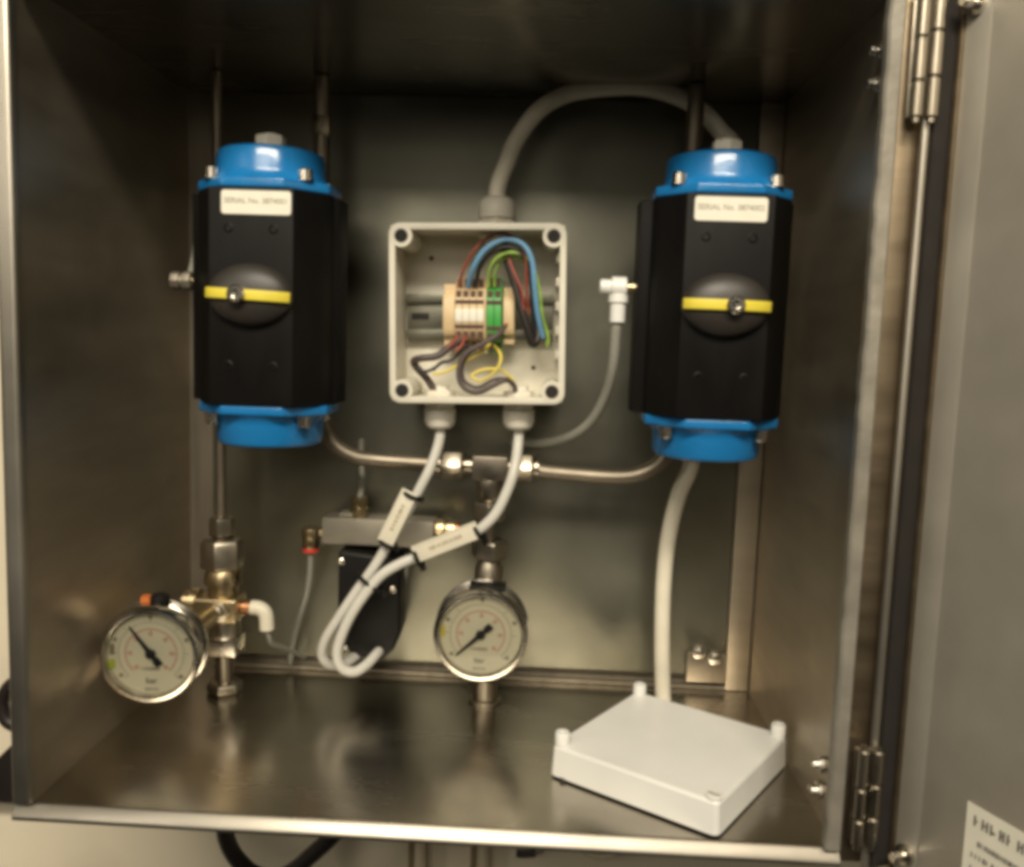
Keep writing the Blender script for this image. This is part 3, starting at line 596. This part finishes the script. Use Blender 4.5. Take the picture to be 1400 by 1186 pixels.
wire('wire', [(0.2707, 0.2010, 0.3250), (0.2806, 0.1970, 0.3269), (0.2900, 0.1970, 0.3320), (0.3046, 0.1970, 0.3406), (0.3176, 0.2010, 0.3490), (0.3223, 0.2090, 0.3551)], 0.0017, w_yellow, 'yellow wire running under the terminals')
wire('wire', [(0.3264, 0.2090, 0.3532), (0.3326, 0.2010, 0.3461), (0.3325, 0.1960, 0.3369), (0.3255, 0.1950, 0.3266), (0.3147, 0.1970, 0.3207), (0.3068, 0.2010, 0.3250), (0.3165, 0.2050, 0.3306), (0.3327, 0.2070, 0.3311), (0.3452, 0.2110, 0.3218)], 0.0017, w_yellow, 'yellow wire looped into a ring below the green terminals')
wire('wire', [(0.3358, 0.2010, 0.3711), (0.3316, 0.1950, 0.3649), (0.3246, 0.1920, 0.3594), (0.3135, 0.1910, 0.3530), (0.3024, 0.1900, 0.3460), (0.2962, 0.1890, 0.3331), (0.2973, 0.1880, 0.3199), (0.3050, 0.1870, 0.3122), (0.3158, 0.1870, 0.3112), (0.3282, 0.1880, 0.3177), (0.3393, 0.1910, 0.3226), (0.3464, 0.2010, 0.3169), (0.3476, 0.2150, 0.3065)], 0.0030, w_mauve, 'thick mauve brown wire curving across the bottom of the box')
wire('wire', [(0.3058, 0.1960, 0.3493), (0.2990, 0.1940, 0.3364), (0.2994, 0.1930, 0.3231), (0.3064, 0.1920, 0.3166), (0.3152, 0.1920, 0.3156), (0.3284, 0.1930, 0.3228), (0.3416, 0.1970, 0.3237)], 0.0020, w_mauve, 'thinner mauve brown wire following the thick one inside its bend')
wire('wire', [(0.3377, 0.2030, 0.3732), (0.3340, 0.1990, 0.3690), (0.3302, 0.1970, 0.3642)], 0.0021, w_red, 'red ferrule on the mauve wire at the green terminal')

wire('wire', [(0.2556, 0.2000, 0.3327), (0.2615, 0.1980, 0.3275), (0.2707, 0.2000, 0.3298), (0.2782, 0.2040, 0.3361), (0.2875, 0.2060, 0.3390), (0.3019, 0.2080, 0.3544)], 0.0020, w_black, 'black wire lying against the dark brown cable')

# ------------------------------------------------------------ cables
GT = JM @ Vector((0.0153, 0.035, hz_+0.029)); GL = JM @ Vector((-0.0380, 0.035, -hz_-0.028)); GR = JM @ Vector((0.0370, 0.035, -hz_-0.028))
cc = solo('power_cable', M().sweep([GT + Vector((0, 0, -0.012)), GT + Vector((0.0005, 0, 0.010)), (0.3310, 0.2240, 0.5207), (0.3396, 0.2280, 0.5435), (0.3582, 0.2350, 0.5713), (0.3828, 0.2480, 0.5904), (0.4154, 0.2450, 0.5963), (0.4507, 0.2430, 0.5979), (0.4801, 0.2420, 0.5924), (0.5061, 0.2440, 0.5816), (0.5301, 0.2460, 0.5601),
        (0.5448, 0.2480, 0.5375), (0.540, 0.250, 0.45), (0.535, 0.252, 0.35), (0.517, 0.252, 0.285), (0.5213, 0.2520, 0.2440), (0.5109, 0.2520, 0.2129), (0.5032, 0.2530, 0.1689), (0.5009, 0.2540, 0.1199), (0.5026, 0.2540, 0.0594), (0.5057, 0.2540, 0.0135), (0.507, 0.254, 0.0005)], 0.0080, 18, 8), cable_cream,
        'thick cream cable arching from the top gland behind the actuator to the floor', 'cable', (0.507, 0.254, 0.0))
solo('signal_cable', M().sweep([GL + Vector((0, 0, 0.012)), GL + Vector((-.0005, 0, -0.012)), (0.2683, 0.2140, 0.2351), (0.2606, 0.2120, 0.2182), (0.2488, 0.2100, 0.1939), (0.2316, 0.2070, 0.1625), (0.2183, 0.2050, 0.1388), (0.2022, 0.2030, 0.1149), (0.1848, 0.2030, 0.0873), (0.1722, 0.2060, 0.0660), (0.1671, 0.2100, 0.0496), (0.1698, 0.2140, 0.0386), (0.1779, 0.2200, 0.0330), (0.1906, 0.2280, 0.0359), (0.1992, 0.2500, 0.0398)], 0.0049, 14, 8), cable_grey,
     'light grey cable from the gland nearer the valve stack, outer strand of the loop', 'cable', GL, 'grey cables looped below the box')
solo('signal_cable', M().sweep([GR + Vector((0, 0, 0.012)), GR + Vector((.0002, 0, -0.012)), (0.3489, 0.2070, 0.2380), (0.3422, 0.2030, 0.2154), (0.3313, 0.2010, 0.1936), (0.3145, 0.2010, 0.1774), (0.2906, 0.2010, 0.1644), (0.2627, 0.2030, 0.1520), (0.2424, 0.2000, 0.1433), (0.2256, 0.1970, 0.1320), (0.2103, 0.1950, 0.1126), (0.1972, 0.1950, 0.0905), (0.1881, 0.1960, 0.0681), (0.1853, 0.1970, 0.0516), (0.1902, 0.1980, 0.0391), (0.2008, 0.2020, 0.0344), (0.2101, 0.2120, 0.0377), (0.2180, 0.2300, 0.0441), (0.2187, 0.2500, 0.0430)], 0.0050, 14, 8), cable_grey,
     'light grey cable from the gland above the gauge, ending in the black solenoid', 'cable', GR, 'grey cables looped below the box')
# tags and ties
def ctag(a, b, wpx, label, seed):
    a = Vector(a); b = Vector(b); ex = (b-a).normalized(); L_ = (b-a).length
    nrm = Vector((0, -1, 0)); nrm = (nrm - ex*nrm.dot(ex)).normalized(); ez = nrm.cross(ex)
    if ez.z < 0: ez = -ez; 
    c = (a+b)/2
    t = thing('cable_tag', label, 'tag', c, group='cable tags')
    s = obj('strip', M().obox(c, ex*L_/2, ez*wpx/2, nrm*0.0006), tag_mat, t, 0.0004)
    obj('raised_edge', M().obox(c + ez*wpx*0.46 + nrm*0.0009, ex*L_*0.499, ez*0.0010, nrm*0.0002), tag_mat, s)
    g = M(); glyph_row(g, -L_*0.26, L_*0.26, -0.0016, 0.0034, random.Random(seed))
    obj('print', place(g, c + nrm*0.0008, ex if ex.x > 0 else -ex, ez, nrm), ink_tag, s)
    return t
ctag((0.2297, 0.1980, 0.1645), (0.2517, 0.2020, 0.2139), 0.0155, 'white cable tag on the steep grey cable, upper of two', 21)
ctag((0.2582, 0.1910, 0.1555), (0.3179, 0.1920, 0.1824), 0.0165, 'white cable tag on the grey cable over the steel block', 22)
def tie(c, ang, r, label, tail):
    c = Vector(c); ax = Vector((math.cos(ang), 0, math.sin(ang)))
    t = thing('cable_tie', label, 'cable tie', c, group='black cable ties')
    e1 = Vector((-math.sin(ang), 0, math.cos(ang))); pts = [c + (e1*math.cos(k*math.pi/8)*r[0] + Vector((0, 1, 0))*math.sin(k*math.pi/8)*r[1]) for k in range(17)]
    obj('band', M().sweep(pts, 0.0021, 8, 3), black_pl, t)
    hd = c - e1*(r[0]+0.001)*tail + Vector((0, -0.002, 0))
    obj('head', M().obox(hd, ax*0.0026, e1*0.0034, Vector((0, 0.0022, 0))), black_pl, t, 0.0006)
tie((0.2518, 0.2110, 0.2095), math.radians(65), (0.0085, 0.012), 'black tie at the top of the steep tag', 1)
tie((0.2311, 0.2060, 0.1620), math.radians(62), (0.0085, 0.011), 'black tie at the lower end of the steep tag', 1)
tie((0.2157, 0.2020, 0.1237), math.radians(55), (0.0150, 0.009), 'black tie binding both grey cables together', 1)
tie((0.2611, 0.2000, 0.1520), math.radians(25), (0.0098, 0.011), 'black tie near the solenoid end of the second tag', 1)
tie((0.3180, 0.2010, 0.1783), math.radians(35), (0.0098, 0.011), 'black tie by the pipe below the tee holding the second tag', 1)

# ------------------------------------------------------------ solenoid valve
sv = thing('solenoid_valve', 'steel block valve with black solenoid bolted low on the mounting plate', 'solenoid valve', (0.21, 0.2925, 0.05))
a = (0.1568, 0.2450, 0.1727); b = (0.2692, 0.2450, 0.1493)
blk = obj('valve_block', M().box((a[0], 0.245, b[2]), (b[0], 0.2755, a[2]+.003)), satin_al, sv, 0.0012)
obj('spacer', M().box((a[0]+.03, 0.2757, b[2]+.004), (b[0]-.03, 0.2923, a[2]-.004)), fitting_mat, sv)
obj('cover', M().box((a[0]+.016, 0.2500, a[2]+.0032), (a[0]+.038, 0.270, a[2]+.0075)), satin_al, blk, 0.001)
c0 = (0.1765, 0.2350, 0.1461); c1 = (0.2387, 0.2350, 0.0342)
cx0, cz1, cx1, cz0 = c0[0], c0[2]-.0005, c1[0], c1[2]
poly = [(cx0, cz1), (cx1-.002, cz1-.006), (cx1, cz1-.020), (cx1+.001, cz0+.032), (cx1-.005, cz0+.012), (cx1-.018, cz0), (cx0+.018, cz0+.004), (cx0+.004, cz0+.014), (cx0, cz0+.030)]
k = len(poly)
coil = obj('solenoid_coil', M().add([(x_, 0.2330, z_) for x_, z_ in poly] + [(x_, 0.2740, z_) for x_, z_ in poly], [tuple(range(k)), tuple(range(2*k-1, k-1, -1))] + [(i, (i+1) % k, k+(i+1) % k, k+i) for i in range(k)]), black_pl, sv, 0.0035, 3)
for p in ((0.1801, 0.2328, 0.1350), (0.2317, 0.2328, 0.1091), (0.1857, 0.2328, 0.0453)):
    obj('coil_screw', M().lathe(p, (0, -1, 0), [(0.0036, 0), (0.0036, 0.0015), (0.0022, 0.0022), (0.0001, 0.0016)], 14), chrome, coil)
def pushfit(name, label, p, ax, ring, tube_pts, tlabel):
    t = thing(name, label, 'fitting', p, group='push in fittings')
    obj('hex_body', M().lathe(p, ax, [(0.0090, 0), (0.0098, 0.001), (0.0098, 0.0090), (0.0075, 0.0100), (0.0085, 0.0105), (0.0085, 0.0200)], 12), brass, t, 0.0004)
    if ring: obj('release_ring', M().lathe(Vector(p) + Vector(ax).normalized()*0.0202, ax, [(0.0075, 0), (0.0080, 0.004), (0.0060, 0.0052)], 18), ring, t)
    if tube_pts: solo('air_tube', M().sweep(tube_pts, 0.0032, 10), tube_clear, tlabel, 'tube', tube_pts[0], 'clear air tubes')
    return t
pl_ = Vector((0.1423, 0.2580, 0.1618))
t = pushfit('push_in_fitting', 'brass push in fitting with red ring beside the steel valve block', pl_, (0, 0, -1), red_pl,
        [pl_ + Vector((0, 0, -0.024)), (0.1420, 0.2580, 0.1176), (0.1387, 0.2600, 0.0938), (0.1311, 0.2660, 0.0699), (0.1230, 0.2760, 0.0473), (0.1165, 0.2830, 0.0238), (0.1151, 0.2830, 0.0076)], 'clear air tube hanging from the red ringed brass fitting')
obj('side_stub', M().cyl((pl_.x+.0099, 0.258, pl_.z-.004), (a[0]-.0002, 0.258, pl_.z-.004), 0.0055, 14), brass, t)
pt = Vector((0.1917, 0.2580, 0.1715)); pt.z = a[2] + .0034
pushfit('push_in_fitting', 'brass push in fitting standing on top of the steel valve block', pt, (0, 0, 1), None,
        [pt + Vector((0, 0, 0.017)), (0.1920, 0.2680, 0.2089), (0.1892, 0.2760, 0.2303), (0.1869, 0.2860, 0.2426), (0.1856, 0.2920, 0.2495)], 'clear air tube rising from the steel valve block behind the steel pipe')
pr = Vector((b[0]+.0003, 0.258, (a[2]+b[2])/2+.006))
pushfit('push_in_fitting', 'copper ringed push in fitting on the end of the block near the tagged cable', pr, (1, 0, 0.0), copper, None, '')
solo('air_tube', M().sweep([(0.2405, 0.2620, 0.1287), (0.2389, 0.2640, 0.1166), (0.2359, 0.2700, 0.1032), (0.2310, 0.2800, 0.0765), (0.2260, 0.2860, 0.0426)], 0.0032, 10), tube_clear, 'clear air tube hanging beneath the steel valve block beside the coil', 'tube', (0.2405, 0.2620, 0.1287), 'clear air tubes')
obj('blank_plug', M().cyl((0.2720, 0.258, b[2]-.0085), (0.2720, 0.258, b[2]-.0002), 0.0060, 6), brass, sv)

# air fittings on the actuators
def air_elbow(label, x, z, d, tube, tl):
    t = thing('air_elbow', label, 'fitting', (x, 0.160, z))
    obj('thread', M().cyl((x, 0.160, z), (x-0.008, 0.160, z), 0.0048, 14), brass, t)
    obj('elbow_body', M().lathe((x-0.0082, 0.160, z), (-1, 0, 0), [(0.0075, 0), (0.0090, 0.001), (0.0090, 0.013), (0.0065, 0.0140), (0.0065, 0.0225), (0.0052, 0.0235)], 16), lid_pl, t)
    obj('outlet', M().lathe((x-0.0152, 0.160, z-0.0*d), (0, 0, d), [(0.0082, 0.006), (0.0086, 0.013), (0.0068, 0.0140), (0.0068, 0.0300), (0.0052, 0.0310)], 16), lid_pl, t)
    solo('air_tube', M().sweep(tube, 0.0046, 12), tube_milky, tl, 'tube', tube[0], 'clear air tubes')
xR = 0.5165-0.0657
air_elbow('white air elbow on the actuator facing the junction box, tube pointing down', xR, (0.4337, 0.1600, 0.4080)[2], -1,
          [(xR-0.0152, 0.160, (0.4337, 0.1600, 0.4080)[2]-0.028), (0.4352, 0.1640, 0.3690), (0.4350, 0.1780, 0.3398), (0.4311, 0.2000, 0.3120), (0.4199, 0.2250, 0.2847), (0.4017, 0.2480, 0.2667), (0.3768, 0.2680, 0.2568), (0.3430, 0.2840, 0.2550)], 'clear air tube curving from the white elbow down behind the junction box')
xL = 0.1330-0.0657
zL = (0.0456, 0.1600, 0.4014)[2]
t = thing('air_union', 'dull metal air union on the side of the actuator above the valve stack', 'fitting', (xL, 0.160, zL))
obj('thread', M().cyl((xL, 0.160, zL), (xL-0.006, 0.160, zL), 0.0048, 14), brass, t)
obj('hex_body', M().lathe((xL-0.0062, 0.160, zL), (-1, 0, 0), [(0.0075, 0), (0.0086, 0.001), (0.0086, 0.0075), (0.0060, 0.0080), (0.0060, 0.0105), (0.0080, 0.0110), (0.0080, 0.0180), (0.0060, 0.0190)], 8), dull, t, 0.0004)
solo('air_tube', M().sweep([(xL-0.0100, 0.1645, zL+0.006), (xL-0.0090, 0.172, zL+0.022), (xL-0.0085, 0.180, zL+0.045), (xL-0.006, 0.205, zL+0.070), (xL+0.004, 0.250, zL+0.085)], 0.0034, 10), tube_clear, 'clear air tube rising from the dull metal union', 'tube', (xL-0.01, 0.1645, zL), 'clear air tubes')

# ------------------------------------------------------------ junction box lid on the floor
ld = thing('junction_box_lid', 'white plastic box lid lying on the cabinet floor with its corner screws up', 'lid', (0.4943, 0.1035, 0.0004), (0, 0, -0.5898), local=True)
s = 0.0748
lm = M(); lp = rring(s, s, 0.006, 4); lt = rring(s-.0012, s-.0012, 0.005, 4)
n = len(lp)
lm.add([(x_, y_, 0.0016) for x_, y_ in lp] + [(x_, y_, 0.0250) for x_, y_ in lt] + [(x_*0.985, y_*0.985, 0.0274) for x_, y_ in lt],
       [tuple(range(n-1, -1, -1)), tuple(range(2*n, 3*n))] + [(k, (k+1) % n, n+(k+1) % n, n+k) for k in range(n)] + [(n+k, n+(k+1) % n, 2*n+(k+1) % n, 2*n+k) for k in range(n)])
shell = obj('lid_shell', lm, lid_pl, ld, 0.0004, 1, angle=14)
obj('gasket_or_shade_sheet', M().add([(x_*0.985, y_*0.985, 0.0) for x_, y_ in lp] + [(x_*0.985, y_*0.985, 0.0015) for x_, y_ in lp], [tuple(range(n-1, -1, -1)), tuple(range(n, 2*n))] + [(k, (k+1) % n, n+(k+1) % n, n+k) for k in range(n)]), foam, ld)  # black sheet added under the lid as a dark contact shadow line
for sx in (-1, 1):
    for sy in (-1, 1):
        front = (sx, sy) == (1, -1)
        cx, cy = sx*(s-0.0075), sy*(s-0.0075)
        hgt = 0.0022 if front else 0.0105
        p_ = obj('lid_screw', M().lathe((cx, cy, 0.0276), (0, 0, 1), [(0.0062, 0), (0.0062, hgt*0.85), (0.0054, hgt), (0.0030, hgt), (0.0028, hgt*0.6), (0.0001, hgt*0.6)], 20), lid_pl, ld)
        if front: obj('slot', M().obox((cx, cy, 0.0280+hgt), (0.0050, 0, 0), (0, 0.0007, 0), (0, 0, 0.0002)), ink, p_)
obj('screw_tip', M().cyl((-s+0.014, -s+0.0012, -0.0004), (-s+0.014, -s+0.0012, 0.0024), 0.0032, 12), cable_black, ld)

# ------------------------------------------------------------ things on the wall round the cabinet
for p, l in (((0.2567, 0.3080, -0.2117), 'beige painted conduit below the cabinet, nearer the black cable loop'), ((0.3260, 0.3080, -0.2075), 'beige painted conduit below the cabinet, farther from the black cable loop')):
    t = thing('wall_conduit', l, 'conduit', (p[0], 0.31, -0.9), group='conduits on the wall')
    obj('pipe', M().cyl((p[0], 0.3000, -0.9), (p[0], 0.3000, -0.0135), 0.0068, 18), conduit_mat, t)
    obj('shade_strip', M().cyl((p[0]-0.0105, 0.3020, -0.9), (p[0]-0.0105, 0.3020, -0.0135), 0.0032, 12), ink_tag, t)  # added dark strip standing in for the shaded edge beside the pipe
    obj('saddle_clip', M().box((p[0]-.005, 0.3070, -0.34), (p[0]+.005, 0.3218, -0.325)).cyl((p[0], 0.300, -0.34), (p[0], 0.300, -0.325), 0.0082, 18), fitting_mat, t)
solo('black_cable', M().sweep([(0.0771, 0.1900, -0.1165), (0.0763, 0.2000, -0.1437), (0.0816, 0.2100, -0.1680), (0.0955, 0.2200, -0.1908), (0.1182, 0.2200, -0.1958), (0.1385, 0.2200, -0.1850), (0.1578, 0.2200, -0.1665), (0.1756, 0.2200, -0.1481), (0.1932, 0.2200, -0.1252)], 0.0085, 16), cable_black,
     'thick black cable hanging in a loop under the cabinet', 'cable', (0.0771, 0.1900, -0.1165))
wt = thing('thin_wire', 'thin pale wire with black plug under the cabinet', 'wire', (0.3739, 0.3100, -0.2084))
obj('plug', M().sweep([(0.3625, 0.3120, -0.2095), (0.3707, 0.3110, -0.2093), (0.3836, 0.3120, -0.2082)], 0.0040, 10, 6, 0.6), cable_black, wt)
obj('lead', M().sweep([(0.3836, 0.3120, -0.2082), (0.3916, 0.3120, -0.2052), (0.3944, 0.3130, -0.1935), (0.3953, 0.3140, -0.1726)], 0.0014, 8), ink, wt)
solo('pale_cord', M().sweep([(0.4210, 0.3000, -0.1757), (0.4337, 0.3000, -0.1920), (0.4500, 0.3000, -0.2003), (0.4659, 0.3000, -0.1985), (0.4790, 0.3000, -0.1876), (0.4862, 0.3000, -0.1719)], 0.0035, 10), conduit_mat, 'pale cord sagging below the cabinet near the white lid', 'cord', (0.4500, 0.3000, -0.2003))
solo('black_cable', M().sweep([(-0.1246, 0.2000, 0.0143), (-0.1396, 0.2000, 0.0038), (-0.1482, 0.2000, -0.0131), (-0.1436, 0.2000, -0.0317), (-0.1246, 0.2000, -0.0405)], 0.0068, 14), cable_black, 'black cable ring sticking out beside the cabinet wall away from the door', 'cable', (-0.1430, 0.2000, -0.0129))
kb = (-0.0876, 0.1200, 0.0644)
kn = thing('wall_latch', 'small steel knob on the outside of the cabinet wall', 'knob', kb)
obj('knob', M().lathe((-0.0018, kb[1], kb[2]), (-1, 0, 0), [(0.006, 0), (0.006, 0.022), (0.012, 0.024), (0.014, 0.030), (0.012, 0.038), (0.006, 0.040)], 20), fitting_mat, kn)
w0 = (-0.2142, 0.3000, -0.1715); w1 = (-0.1988, 0.3000, -0.1003)
solo('cable_bracket', M().add([(w0[0]-.05, .29, w0[2]), (w0[0]+.06, .29, w0[2]), (w0[0]+.06, .29, w1[2]+.01), (w0[0]+.020, .29, w1[2]), (w0[0]-.05, .3218, w0[2]), (w0[0]+.06, .3218, w0[2]), (w0[0]+.06, .3218, w1[2]+.01), (w0[0]+.020, .3218, w1[2])],
     [(0,1,2,3), (7,6,5,4), (0,4,5,1), (1,5,6,2), (2,6,7,3), (3,7,4,0)]), cable_black, 'black wedge shaped bracket on the wall beside the cabinet', 'bracket', w0, bevel=0.003)
